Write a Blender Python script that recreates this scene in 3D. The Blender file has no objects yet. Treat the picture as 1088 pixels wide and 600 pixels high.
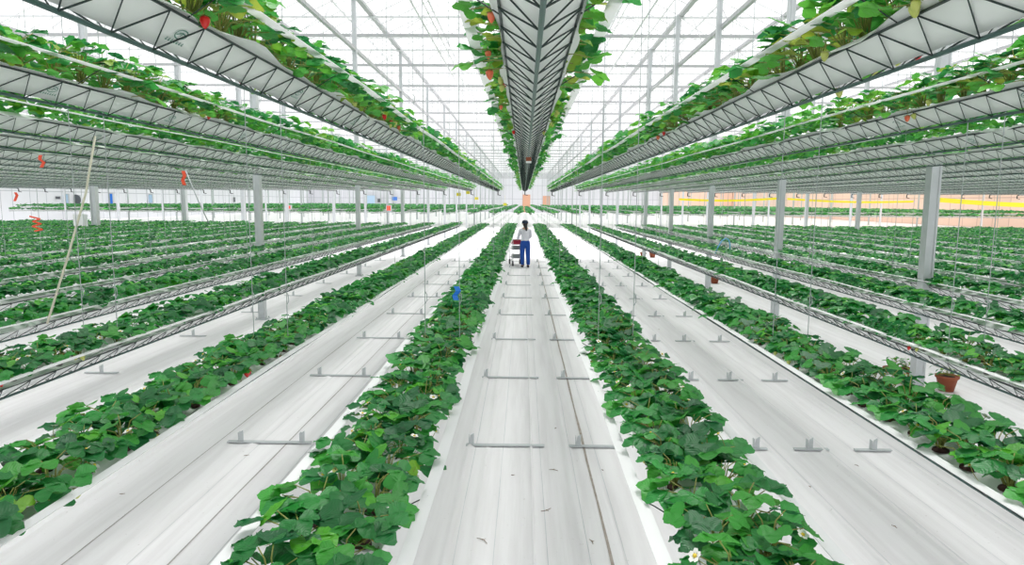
import bpy, math, random
import numpy as np
from mathutils import Vector, Matrix, Euler
R = math.radians
rng = random.Random(7)
nrs = np.random.RandomState(11)
S = bpy.context.scene
C = S.collection

# ------------------------------------------------------------------ camera, sky, exposure
F_PX, CAM_H = 700.0, 2.35
cd = bpy.data.cameras.new('camera'); cd.sensor_width = 36; cd.lens = F_PX / 1088 * 36; cd.clip_start = .02; cd.clip_end = 600
cam = bpy.data.objects.new('camera', cd); C.objects.link(cam); S.camera = cam
cam.location = (0, 0, CAM_H)
cam.matrix_world = Matrix.Translation((0, 0, CAM_H)) @ Matrix.Rotation(math.atan(12 / F_PX), 4, 'Z') @ \
    Matrix.Rotation(R(90) - math.atan(85 / F_PX), 4, 'X') @ Matrix.Rotation(R(.4), 4, 'Z')
w = bpy.data.worlds.new('sky'); S.world = w; w.use_nodes = True
bgn = w.node_tree.nodes['Background']; bgn.inputs[0].default_value = (1, .985, 1, 1); bgn.inputs[1].default_value = 1.2
S.view_settings.view_transform = 'Standard'; S.view_settings.look = 'None'
S.view_settings.exposure = 0.29; S.view_settings.gamma = 1; S.view_settings.use_curve_mapping = False
S.cycles.use_denoising = True
S.cycles.max_bounces = 7; S.cycles.diffuse_bounces = 5; S.cycles.transparent_max_bounces = 12
sn = bpy.data.lights.new('sun', 'SUN'); sn.energy = 2.5; sn.angle = R(26); sn.color = (1, .99, .97)
so = bpy.data.objects.new('sun', sn); C.objects.link(so); so.rotation_euler = (R(-16), R(11), 0)
# area light added to warm the far bay on one side, no fixture
ld = bpy.data.lights.new('added_warm_light', 'AREA'); ld.shape = 'RECTANGLE'; ld.size = 16; ld.size_y = 80
ld.energy = 2500; ld.color = (1, .62, .42)
lo = bpy.data.objects.new('added_warm_light', ld); C.objects.link(lo); lo.location = (36, 85, 7.4)

# ------------------------------------------------------------------ helpers
def tag(o, label=None, cat=None, group=None, kind=None):
    if label: o['label'] = label
    if cat: o['category'] = cat
    if group: o['group'] = group
    if kind: o['kind'] = kind
    return o
def empty(name, loc=(0, 0, 0), rz=0):
    o = bpy.data.objects.new(name, None); C.objects.link(o); o.location = loc; o.rotation_euler = (0, 0, rz); o.empty_display_size = .1
    return o
def put(name, me, parent=None, loc=(0, 0, 0), rot=(0, 0, 0), scale=None):
    o = bpy.data.objects.new(name, me); C.objects.link(o)
    o.location = loc; o.rotation_euler = rot
    if scale is not None: o.scale = scale if hasattr(scale, '__len__') else (scale,) * 3
    if parent: o.parent = parent
    return o
def copy_tree(o, parent=None):
    c = o.copy(); C.objects.link(c); c.parent = parent
    for ch in list(o.children): copy_tree(ch, c)
    return c

class MB:
    def __init__(s): s.v = []; s.f = []; s.m = []; s.t = []; s.tone = 0.5; s.uv = []
    def add(s, vs, fs, m=0):
        b = len(s.v); s.v += [tuple(p) for p in vs]; s.f += [tuple(i + b for i in f) for f in fs]; s.m += [m] * len(fs); s.t += [s.tone] * len(vs); s.uv += [(0, 0)] * len(vs)
    def box(s, c, d, m=0, rz=0, rot=None):
        x, y, z = d[0] / 2, d[1] / 2, d[2] / 2
        P = [Vector((a * x, b * y, e * z)) for a in (-1, 1) for b in (-1, 1) for e in (-1, 1)]
        M = rot if rot is not None else Matrix.Rotation(rz, 3, 'Z')
        P = [M @ p + Vector(c) for p in P]
        s.add(P, [(0, 1, 3, 2), (4, 6, 7, 5), (0, 4, 5, 1), (2, 3, 7, 6), (0, 2, 6, 4), (1, 5, 7, 3)], m)
    def tube(s, pts, r, n=6, m=0, cap=True):
        pts = [Vector(p) for p in pts]; rr = r if hasattr(r, '__len__') else [r] * len(pts)
        vs = []; up = None
        for i, p in enumerate(pts):
            t = (pts[min(i + 1, len(pts) - 1)] - pts[max(i - 1, 0)]).normalized()
            if up is None: up = Vector((0, 0, 1)) if abs(t.z) < .9 else Vector((1, 0, 0))
            a = t.cross(up).normalized(); b = a.cross(t).normalized(); up = b
            for k in range(n):
                q = 2 * math.pi * k / n
                vs.append(p + (a * math.cos(q) + b * math.sin(q)) * rr[i])
        fs = []
        for i in range(len(pts) - 1):
            for k in range(n):
                fs.append((i * n + k, i * n + (k + 1) % n, (i + 1) * n + (k + 1) % n, (i + 1) * n + k))
        if cap: fs += [tuple(range(n))[::-1], tuple(range((len(pts) - 1) * n, len(pts) * n))]
        s.add(vs, fs, m)
    def lathe(s, prof, n=20, m=0, c=(0, 0, 0)):
        vs = [(c[0] + r * math.cos(2 * math.pi * k / n), c[1] + r * math.sin(2 * math.pi * k / n), c[2] + z) for r, z in prof for k in range(n)]
        fs = [(i * n + k, i * n + (k + 1) % n, (i + 1) * n + (k + 1) % n, (i + 1) * n + k) for i in range(len(prof) - 1) for k in range(n)]
        s.add(vs, fs, m)
    def mesh(s, name, mats, smooth=False, tone=False):
        me = bpy.data.meshes.new(name); me.from_pydata(s.v, [], s.f)
        for m in (mats if isinstance(mats, (list, tuple)) else [mats]): me.materials.append(m)
        me.polygons.foreach_set('material_index', s.m)
        if smooth: me.polygons.foreach_set('use_smooth', [True] * len(s.f))
        if tone:
            a = me.attributes.new('tone', 'FLOAT', 'POINT'); a.data.foreach_set('value', s.t)
            for nm_, ix in (('leaf_u', 0), ('leaf_v', 1)):
                a = me.attributes.new(nm_, 'FLOAT', 'POINT'); a.data.foreach_set('value', [q[ix] for q in s.uv])
        me.update(); return me

ONES = 'zero first second third fourth fifth sixth seventh eighth ninth tenth eleventh twelfth thirteenth fourteenth fifteenth sixteenth seventeenth eighteenth nineteenth'.split()
TENS = {2: ('twentieth', 'twenty'), 3: ('thirtieth', 'thirty'), 4: ('fortieth', 'forty'), 5: ('fiftieth', 'fifty'), 6: ('sixtieth', 'sixty'), 7: ('seventieth', 'seventy'), 8: ('eightieth', 'eighty'), 9: ('ninetieth', 'ninety')}
def nth(n):
    if n < 20: return ONES[n]
    if n >= 100: return 'hundredth' if n == 100 else 'hundred-and-' + nth(n - 100)
    return TENS[n // 10][0] if n % 10 == 0 else TENS[n // 10][1] + '-' + ONES[n % 10]

# ------------------------------------------------------------------ materials
def mat(name, col, rough=.5, metal=0, spec=.5, noise=None, bump=0, emit=0):
    m = bpy.data.materials.new(name); m.use_nodes = True; N = m.node_tree.nodes; L = m.node_tree.links
    b = N['Principled BSDF']; b.inputs['Base Color'].default_value = (*col, 1); b.inputs['Roughness'].default_value = rough
    b.inputs['Metallic'].default_value = metal; b.inputs['Specular IOR Level'].default_value = spec
    if noise:
        col2, sc = noise
        tc = N.new('ShaderNodeTexCoord'); nz = N.new('ShaderNodeTexNoise'); nz.inputs['Scale'].default_value = sc; nz.inputs['Detail'].default_value = 4
        mx = N.new('ShaderNodeMix'); mx.data_type = 'RGBA'; mx.inputs[6].default_value = (*col, 1); mx.inputs[7].default_value = (*col2, 1)
        L.new(tc.outputs['Object'], nz.inputs['Vector']); L.new(nz.outputs['Fac'], mx.inputs[0]); L.new(mx.outputs[2], b.inputs['Base Color'])
        if bump:
            bp = N.new('ShaderNodeBump'); bp.inputs['Strength'].default_value = bump; bp.inputs['Distance'].default_value = .02
            L.new(nz.outputs['Fac'], bp.inputs['Height']); L.new(bp.outputs[0], b.inputs['Normal'])
    return m
def srgb(r, g, b): return tuple((c / 255 / 12.92 if c <= 10 else ((c / 255 + .055) / 1.055) ** 2.4) for c in (r, g, b))

M = {}
M['white'] = mat('white_plastic', (.86, .87, .87), .35)
def strip_mat():
    m = mat('white_edge_strip', (.9, .9, .9), .4); N = m.node_tree.nodes; L = m.node_tree.links
    t = N.new('ShaderNodeBsdfTranslucent'); t.inputs[0].default_value = (.92, .93, .93, 1); mx = N.new('ShaderNodeMixShader'); mx.inputs[0].default_value = .45
    L.new(N['Principled BSDF'].outputs[0], mx.inputs[1]); L.new(t.outputs[0], mx.inputs[2]); L.new(mx.outputs[0], N['Material Output'].inputs[0]); return m
M['strip'] = strip_mat()
M['film'] = mat('white_film', (.87, .89, .88), .4, noise=((.78, .81, .80), 6), bump=.25)
M['dark'] = mat('dark_green_wire', (.012, .03, .028), .4)
M['keel'] = mat('green_grey_tube', (.05, .11, .10), .4)
M['galv'] = mat('galvanised_steel', (.62, .65, .66), .45, .35, noise=((.5, .53, .54), 9))
M['roofm'] = mat('painted_roof_steel', (.72, .73, .74), .5)
M['roofd'] = mat('grey_roof_steel', (.45, .46, .47), .5)
M['soil'] = mat('brown_soil', (.06, .018, .014), .9, noise=((.02, .008, .006), 40), bump=.5)
M['terra'] = mat('terracotta', (.38, .1, .045), .7, noise=((.28, .07, .03), 12))
M['black'] = mat('black_plastic', (.012, .012, .014), .4)
M['wire'] = mat('steel_cable', (.42, .46, .46), .4, .3)
M['rope'] = mat('pale_cord', (.72, .7, .55), .6)
M['ribbon'] = mat('orange_ribbon', (.95, .1, .04), .5)
M['blue'] = mat('blue_ribbon', (.02, .2, .75), .5)
M['lblue'] = mat('light_blue_hose', (.18, .5, .85), .4)
M['yellow'] = mat('yellow_tape', (.9, .78, .02), .4)
M['green_print'] = mat('green_print', (.08, .26, .2), .5)
M['red'] = mat('red_strawberry', (.75, .012, .02), .3, noise=((.6, .02, .01), 60))
M['pinkberry'] = mat('half_ripe_strawberry', (.8, .3, .12), .35, noise=((.8, .06, .04), 30))
M['unripe'] = mat('unripe_strawberry', (.5, .55, .14), .4)
M['petal'] = mat('white_petal', (.85, .85, .8), .5)
M['pollen'] = mat('yellow_pollen', (.75, .55, .05), .6)
M['stem'] = mat('plant_stem', (.16, .3, .05), .5, noise=((.3, .2, .06), 8))
M['skin'] = mat('skin', (.62, .36, .25), .5)
M['hair'] = mat('black_hair', (.012, .01, .012), .35)
M['shirt'] = mat('pale_shirt', (.72, .72, .78), .8)
M['trouser'] = mat('blue_trousers', (.008, .07, .36), .8)
M['navy'] = mat('navy_cap', (.01, .018, .05), .7)
M['shoe'] = mat('dark_shoe', (.02, .02, .025), .6)
M['crate'] = mat('red_crate', (.45, .02, .05), .5)
M['peach'] = mat('warm_light_peach', (.93, .68, .55), .7)  # warm light on the far wall's right end, painted into the colour
M['door'] = mat('peach_door', (.75, .42, .28), .7)
M['grey'] = mat('grey_box', (.5, .52, .53), .5)
M['dgrey'] = mat('dark_grey', (.09, .1, .11), .5)
M['panelblue'] = mat('pale_blue_panel', (.45, .62, .78), .5)
M['twig'] = mat('dry_twig', (.22, .14, .08), .8)

# leaf: tone attribute = leaf age and colour; thin translucent blade
def leafmat(name, dark, light):
    m = bpy.data.materials.new(name); m.use_nodes = True; N = m.node_tree.nodes; L = m.node_tree.links
    b = N['Principled BSDF']; out = N['Material Output']
    at = N.new('ShaderNodeAttribute'); at.attribute_name = 'tone'
    cr = N.new('ShaderNodeValToRGB'); e = cr.color_ramp.elements
    e[0].position = 0; e[0].color = (*dark, 1); e[1].position = 1; e[1].color = (.34, .42, .03, 1)
    x = cr.color_ramp.elements.new(.55); x.color = (.02, .27, .035, 1)
    x = cr.color_ramp.elements.new(.85); x.color = (*light, 1)
    L.new(at.outputs['Fac'], cr.inputs[0]); L.new(cr.outputs[0], b.inputs['Base Color'])
    b.inputs['Roughness'].default_value = .38; b.inputs['Specular IOR Level'].default_value = .5
    # side veins run obliquely from the midrib
    au = N.new('ShaderNodeAttribute'); au.attribute_name = 'leaf_u'; av = N.new('ShaderNodeAttribute'); av.attribute_name = 'leaf_v'
    m1 = N.new('ShaderNodeMath'); m1.operation = 'MULTIPLY_ADD'; m1.inputs[1].default_value = -.28; L.new(au.outputs['Fac'], m1.inputs[0]); L.new(av.outputs['Fac'], m1.inputs[2])
    m2 = N.new('ShaderNodeMath'); m2.operation = 'MULTIPLY'; m2.inputs[1].default_value = 50; L.new(m1.outputs[0], m2.inputs[0])
    m3 = N.new('ShaderNodeMath'); m3.operation = 'SINE'; L.new(m2.outputs[0], m3.inputs[0])
    m4 = N.new('ShaderNodeMath'); m4.operation = 'GREATER_THAN'; m4.inputs[1].default_value = .0005; L.new(au.outputs['Fac'], m4.inputs[0])
    m5 = N.new('ShaderNodeMath'); m5.operation = 'MULTIPLY'; L.new(m3.outputs[0], m5.inputs[0]); L.new(m4.outputs[0], m5.inputs[1])
    bp = N.new('ShaderNodeBump'); bp.inputs['Strength'].default_value = .16; bp.inputs['Distance'].default_value = .003; L.new(m5.outputs[0], bp.inputs['Height']); L.new(bp.outputs[0], b.inputs['Normal'])
    tr = N.new('ShaderNodeBsdfTranslucent'); g = N.new('ShaderNodeGamma'); g.inputs[1].default_value = .72
    L.new(cr.outputs[0], g.inputs[0]); L.new(g.outputs[0], tr.inputs[0])
    mx = N.new('ShaderNodeMixShader'); mx.inputs[0].default_value = .33
    L.new(b.outputs[0], mx.inputs[1]); L.new(tr.outputs[0], mx.inputs[2]); L.new(mx.outputs[0], out.inputs[0])
    return m
M['leaf'] = leafmat('strawberry_leaf', (.010, .11, .034), (.09, .43, .02))

def floor_mat():
    m = bpy.data.materials.new('white_ground_cover'); m.use_nodes = True; N = m.node_tree.nodes; L = m.node_tree.links
    b = N['Principled BSDF']; b.inputs['Roughness'].default_value = .6; b.inputs['Specular IOR Level'].default_value = .25
    tc = N.new('ShaderNodeTexCoord')
    mp = N.new('ShaderNodeMapping'); mp.inputs['Scale'].default_value = (9, .45, 1); L.new(tc.outputs['Object'], mp.inputs[0])
    n1 = N.new('ShaderNodeTexNoise'); n1.inputs['Scale'].default_value = 1.2; n1.inputs['Detail'].default_value = 6; L.new(mp.outputs[0], n1.inputs['Vector'])
    r1 = N.new('ShaderNodeValToRGB'); r1.color_ramp.elements[0].position = .34; r1.color_ramp.elements[0].color = (.775, .755, .765, 1)
    r1.color_ramp.elements[1].position = .58; r1.color_ramp.elements[1].color = (.85, .835, .845, 1); L.new(n1.outputs['Fac'], r1.inputs[0])
    n2 = N.new('ShaderNodeTexNoise'); n2.inputs['Scale'].default_value = 26; n2.inputs['Detail'].default_value = 8; n2.inputs['Roughness'].default_value = .7
    L.new(tc.outputs['Object'], n2.inputs['Vector'])
    r2 = N.new('ShaderNodeValToRGB'); r2.color_ramp.elements[0].position = .64; r2.color_ramp.elements[0].color = (1, 1, 1, 1)
    r2.color_ramp.elements[1].position = .72; r2.color_ramp.elements[1].color = (.42, .38, .34, 1); L.new(n2.outputs['Fac'], r2.inputs[0])
    mu = N.new('ShaderNodeMix'); mu.data_type = 'RGBA'; mu.blend_type = 'MULTIPLY'; mu.inputs[0].default_value = .8
    L.new(r1.outputs[0], mu.inputs[6]); L.new(r2.outputs[0], mu.inputs[7]); L.new(mu.outputs[2], b.inputs['Base Color'])
    bp = N.new('ShaderNodeBump'); bp.inputs['Strength'].default_value = .35; bp.inputs['Distance'].default_value = .02
    L.new(n1.outputs['Fac'], bp.inputs['Height']); L.new(bp.outputs[0], b.inputs['Normal'])
    return m
M['floor'] = floor_mat()
M['seam'] = mat('seam_dirt', (.2, .18, .16), .8, noise=((.6, .58, .55), 14))
M['faint'] = mat('faint_fold_line', (.5, .53, .55), .7, noise=((.74, .75, .76), 5))
M['brown'] = mat('brown_dirt', (.24, .19, .15), .8, noise=((.55, .5, .46), 16))

def glass_mat():
    m = bpy.data.materials.new('roof_glass'); m.use_nodes = True; N = m.node_tree.nodes; L = m.node_tree.links
    out = N['Material Output']; N.remove(N['Principled BSDF'])
    t = N.new('ShaderNodeBsdfTransparent'); t.inputs[0].default_value = (.97, .98, .98, 1)
    d = N.new('ShaderNodeBsdfTranslucent'); d.inputs[0].default_value = (.9, .92, .93, 1)
    mx = N.new('ShaderNodeMixShader'); mx.inputs[0].default_value = .12
    L.new(t.outputs[0], mx.inputs[1]); L.new(d.outputs[0], mx.inputs[2]); L.new(mx.outputs[0], out.inputs[0])
    return m
M['glass'] = glass_mat()

def wall_mat(name, col, line, sc):
    m = bpy.data.materials.new(name); m.use_nodes = True; N = m.node_tree.nodes; L = m.node_tree.links
    b = N['Principled BSDF']; b.inputs['Roughness'].default_value = .6
    tc = N.new('ShaderNodeTexCoord'); br = N.new('ShaderNodeTexBrick'); br.offset = 0
    br.inputs['Color1'].default_value = (*col, 1); br.inputs['Color2'].default_value = (*[c * .95 for c in col], 1); br.inputs['Mortar'].default_value = (*line, 1)
    br.inputs['Scale'].default_value = 1; br.inputs['Mortar Size'].default_value = .05; br.inputs['Brick Width'].default_value = sc; br.inputs['Row Height'].default_value = 3.2
    mp = N.new('ShaderNodeMapping'); mp.inputs['Rotation'].default_value = (R(90), 0, 0)
    L.new(tc.outputs['UV'], br.inputs['Vector']); L.new(br.outputs[0], b.inputs['Base Color'])
    return m
M['wall'] = wall_mat('white_wall_panels', (.72, .73, .76), (.45, .47, .5), 2.4)
M['warm_lit_wall'] = wall_mat('warm_light_peach_panels', (.93, .70, .58), (.66, .46, .38), 2.4)  # peach is the warm light on this side, put into the panel colour

# ------------------------------------------------------------------ layout (metres)
PITCH = 1.1486
C0 = .04
XL, XR, Y0, Y1 = -52.0, 50.0, -3.0, 160.0
BED0, BED1 = .2, 28.2          # first block of beds
FAR0, FAR1 = 62.0, 150.0       # second block
Z_LOW, Z_UP = CAM_H - 1.09, CAM_H + .445   # keel heights
def low_x(k): return (C0 - PITCH / 2) - PITCH * (k - 1) if k > 0 else (C0 + PITCH / 2) + PITCH * (-k - 1)   # k>0 left, k<0 right
def up_x(k): return C0 - PITCH * k

# ------------------------------------------------------------------ floor
ridges = [(-4.0, .03, .02), (-3.45, .035, .02), (-1.9, .03, .018), (-.5, .05, .03), (.09, .02, .02), (.43, .06, .018), (-.33, .03, .008), (2.4, .035, .022), (2.9, .045, .025), (3.56, .045, .025),
          (-2.62, .06, .012), (-5.0, .04, .02), (4.4, .04, .02), (5.8, .04, .02), (1.3, .05, .02), (-1.25, .05, .02)]
xs = {XL - .1, XR + .1}
for x, wd, h in ridges:
    for q in (-1, -.7, -.35, 0, .35, .7, 1): xs.add(round(x + wd * q, 4))
xs = sorted(xs)
def fh(x): return max([0] + [h * (.5 + .5 * math.cos(math.pi * (x - c) / wd)) for c, wd, h in ridges if abs(x - c) < wd])
mb = MB(); ys = [Y0, 1.2, 1.8, 2.6] + [3.4 + i * 1.3 for i in range(24)] + [45, 80, Y1]
nz = {}
vs = [(x, y, fh(x)) for y in ys for x in xs]; n = len(xs)
mb.add(vs, [(j * n + i, j * n + i + 1, (j + 1) * n + i + 1, (j + 1) * n + i) for j in range(len(ys) - 1) for i in range(n - 1)])
fl = put('floor', mb.mesh('floor', M['floor'], True)); tag(fl, 'white woven ground cover with long folds', None, None, 'structure')
for i, (x, wd, m) in enumerate([(-2.97, .006, 'seam'), (-2.29, .006, 'seam'), (.6, .011, 'brown'), (-.18, .0025, 'faint'), (-.445, .003, 'faint'), (.177, .0025, 'faint'), (.70, .003, 'faint'), (.46, .0025, 'faint'), (2.44, .003, 'faint'), (2.95, .003, 'faint'), (3.62, .004, 'faint'), (-2.55, .003, 'faint'), (-2.03, .004, 'faint'), (3.2, .002, 'faint'), (4.75, .007, 'seam')]):
    mb = MB(); pts = [(x + rng.uniform(-.004, .004), 1 + j * .8) for j in range(75)]
    v = []
    for px, py in pts:
        k = wd * rng.uniform(.6, 1.25); v += [(px - k, py, fh(px) + .003), (px + k, py, fh(px) + .003)]
    mb.add(v, [(2 * j, 2 * j + 1, 2 * j + 3, 2 * j + 2) for j in range(len(pts) - 1)])
    o = put('trim_%d' % (i + 1), mb.mesh('seam', M[m])); tag(o, kind='structure')

# ------------------------------------------------------------------ walls and roof
def wall(name, p0, p1, h, m, th=.12):
    mb = MB(); p0 = Vector(p0); p1 = Vector(p1); d = (p1 - p0); L_ = d.length; nn = Vector((-d.y, d.x, 0)).normalized() * th
    mb.add([p0, p1, p1 + Vector((0, 0, h)), p0 + Vector((0, 0, h)), p0 + nn, p1 + nn, p1 + nn + Vector((0, 0, h)), p0 + nn + Vector((0, 0, h))],
           [(0, 1, 2, 3), (5, 4, 7, 6), (4, 0, 3, 7), (1, 5, 6, 2), (3, 2, 6, 7), (4, 5, 1, 0)])
    me = mb.mesh(name, m); uv = me.uv_layers.new(name='UVMap')
    for poly in me.polygons:
        for li in poly.loop_indices:
            co = me.vertices[me.loops[li].vertex_index].co
            uv.data[li].uv = ((Vector((co.x, co.y, 0)) - Vector((p0.x, p0.y, 0))).length, co.z)
    o = put(name, me); tag(o, kind='structure'); return o
GUT, RIDGE = CAM_H + 6.3, CAM_H + 7.1
wall('wall_far', (XR, Y1, 0), (XL, Y1, 0), GUT + .8, M['wall'])
wall('wall_left', (XL, Y1, 0), (XL, Y0, 0), GUT, M['wall'])
wall('wall_right', (XR, Y0, 0), (XR, Y1, 0), GUT, M['warm_lit_wall'])
wall('wall_back', (XL, Y0, 0), (XR, Y0, 0), GUT, M['wall'])
SP = 3.45
gx = [SP * (k + .5) for k in range(-16, 15)]
gx = [x for x in gx if XL - 2 < x < XR + 2]
mb = MB(); bars = MB(); gut = MB(); rid = MB()
for a, b in zip(gx[:-1], gx[1:]):
    c = (a + b) / 2
    mb.add([(a, Y0, GUT), (c, Y0, RIDGE), (b, Y0, GUT), (a, Y1, GUT), (c, Y1, RIDGE), (b, Y1, GUT)], [(0, 1, 4, 3), (1, 2, 5, 4)])
    rid.box((c, (Y0 + Y1) / 2, RIDGE - .02), (.06, Y1 - Y0, .06))
    y = 5.0
    while y < 120:
        if abs(c) < y * .8 + 6:
            for e in (a, b): bars.tube([(e, y, GUT - .03), (c, y, RIDGE - .03)], .018, 4, cap=False)
        y += 1.21
for a in gx: gut.box((a, (Y0 + Y1) / 2, GUT - .08), (.16, Y1 - Y0, .1))
tag(put('ceiling', mb.mesh('roof_glass', M['glass'])), kind='structure')
tag(put('trim_26', bars.mesh('glazing_bars', M['roofm'])), kind='structure')
tag(put('trim_27', gut.mesh('roof_gutters', M['roofd'])), kind='structure')
tag(put('trim_28', rid.mesh('roof_ridges', M['roofm'])), kind='structure')
# long steel beams on the column lines
for i, x in enumerate((-5.2, 5.15, -14.4, 12.4)):
    mb = MB(); mb.box((x, 72, CAM_H + 4.6), (.1, 140, .1))
    for k in range(60): mb.tube([(x, 3 + 2.42 * k, CAM_H + 4.6), (x, 3 + 2.42 * k + (1.2), CAM_H + 5.6)], .012, 4)
    o = put('roof_beam', mb.mesh('roof_beam', M['roofd'])); o['kind'] = 'thing'
    tag(o, 'long grey roof beam running lengthwise over the ' + ['first column row left of the aisle', 'first column row right of the aisle', 'second column row left of the aisle', 'second column row right of the aisle'][i], 'beam', 'lengthwise roof beams')
# heating pipes hung under the roof
for i, (x, h, r_) in enumerate([(-3.15, 5.45, .03), (-2.6, 5.0, .016), (3.55, 5.45, .03), (3.9, 5.3, .016), (2.9, 5.6, .016), (-.9, 5.7, .014), (1.2, 5.7, .014), (-7.6, 5.2, .025), (8.1, 5.2, .025)]):
    mb = MB(); mb.tube([(x, 2, CAM_H + h), (x, 140, CAM_H + h)], r_, 6)
    o = put('overhead_pipe', mb.mesh('overhead_pipe', M['roofm']))
    tag(o, 'thin pale overhead pipe under the glass roof, %s across counting from the left' % nth([2, 3, 7, 8, 6, 4, 5, 1, 9][i]), 'pipe', 'lengthwise pipes under the roof')

# roof trusses across the house
mbt, mbb, mbl = MB(), MB(), MB()
mbt.box(((XL + XR) / 2, 0, CAM_H + 6.15), (XR - XL, .06, .06)); mbb.box(((XL + XR) / 2, 0, CAM_H + 5.55), (XR - XL, .11, .09))
x = gx[0]; k = 0
while x < gx[-1] - 1:
    mbl.tube([(x, 0, CAM_H + 6.15), (x + SP / 4, 0, CAM_H + 5.55), (x + SP / 2, 0, CAM_H + 6.15)], .014, 4, cap=False)
    mbl.tube([(x, 0, CAM_H + 5.55), (x, 0, CAM_H + 6.15)], .014, 4, cap=False)
    x += SP / 2
for a, b in zip(gx[:-1], gx[1:]): mbl.tube([((a + b) / 2, 0, CAM_H + 6.15), ((a + b) / 2, 0, RIDGE - .05)], .014, 4, cap=False)
mt, mbm, ml = mbt.mesh('truss_top', M['roofm']), mbb.mesh('truss_bottom', M['roofd']), mbl.mesh('truss_lattice', M['roofm'])
j = 0
for k in range(0, 33):
    y = -1.3 + 4.85 * k
    if y > 158 or y < 10: continue
    j += 1
    t = empty('roof_truss', (0, y, 0)); put('top_chord', mt, t); put('bottom_chord', mbm, t); put('lattice', ml, t)
    tag(t, 'pale steel roof truss spanning the house under the glass, %s from the camera end' % nth(j), 'truss', 'roof trusses under the glass')
    # low tie bars seen thin between the girders
mb = MB(); mb.tube([(XL, 0, CAM_H + 6.05), (XR, 0, CAM_H + 6.05)], .016, 5)
tb = mb.mesh('tie_bar', M['roofm'])
for k in range(24):
    o = put('roof_tie_bar', tb, None, (0, 13.3 + 4.85 * k + 2.4, 0)); tag(o, 'thin pale tie bar between two roof trusses, %s from the camera end' % nth(k + 1), 'bar', 'tie bars between the trusses')

# columns
def column_mesh(wd, H, name):
    mb = MB(); t = wd * .5
    for s in (-1, 1): mb.box((s * t * .8, 0, H / 2), (wd * .2, wd, H))
    mb.box((0, -.02, H / 2), (wd * .7, wd * .55, H)); return mb.mesh(name, M['galv'])
def base_mesh(wd):
    mb = MB(); mb.box((0, 0, .01), (wd * 1.8, wd * 1.8, .02))
    for a in (-1, 1):
        for b in (-1, 1): mb.tube([(a * wd * .7, b * wd * .7, .015), (a * wd * .7, b * wd * .7, .05)], .012, 6)
    return mb.mesh('base_plate', M['galv'])
CH = CAM_H + 6.2
cm, bm_, cm2 = column_mesh(.125, CH, 'column_shaft'), base_mesh(.125), column_mesh(.19, CH, 'column_shaft_wide')
lines = [('in the first row left of the aisle', -5.2, [12.9, 20.7, 28.3, 36, 43.5, 51.2] + [60 + 9.7 * k for k in range(10)], cm),
         ('in the first row right of the aisle', 5.07, [8.35, 13.2, 18.05, 22.9, 27.7, 36, 43.5, 51.2] + [60 + 9.7 * k for k in range(10)], cm),
         ('in the second row left of the aisle', -14.4, [22, 27.9, 33.8, 40, 50] + [60 + 9.7 * k for k in range(10)], cm2),
         ('in the second row right of the aisle', 12.4, [20.4, 24.8, 29.3, 36, 45, 52] + [60 + 9.7 * k for k in range(10)], cm),
         ('in the third row left of the aisle', -23.5, [38, 48] + [60 + 9.7 * k for k in range(10)], cm),
         ('in the third row right of the aisle', 22, [36, 45] + [60 + 9.7 * k for k in range(10)], cm),
         ('in the fourth row left of the aisle', -33, [60 + 9.7 * k for k in range(10)], cm),
         ('in the fourth row right of the aisle', 32, [60 + 9.7 * k for k in range(10)], cm),
         ('in the fifth row left of the aisle', -42, [60 + 9.7 * k for k in range(10)], cm),
         ('in the fifth row right of the aisle', 41, [60 + 9.7 * k for k in range(10)], cm)]
for nm, x, zz, me in lines:
    for i, y in enumerate(zz):
        t = empty('steel_column', (x, y, 0)); put('shaft', me, t); put('base_plate', bm_, t); t['kind'] = 'thing'
        tag(t, 'grey galvanised steel column, %s from the camera %s' % (nth(i + 1), nm), 'column', 'steel columns')

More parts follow.
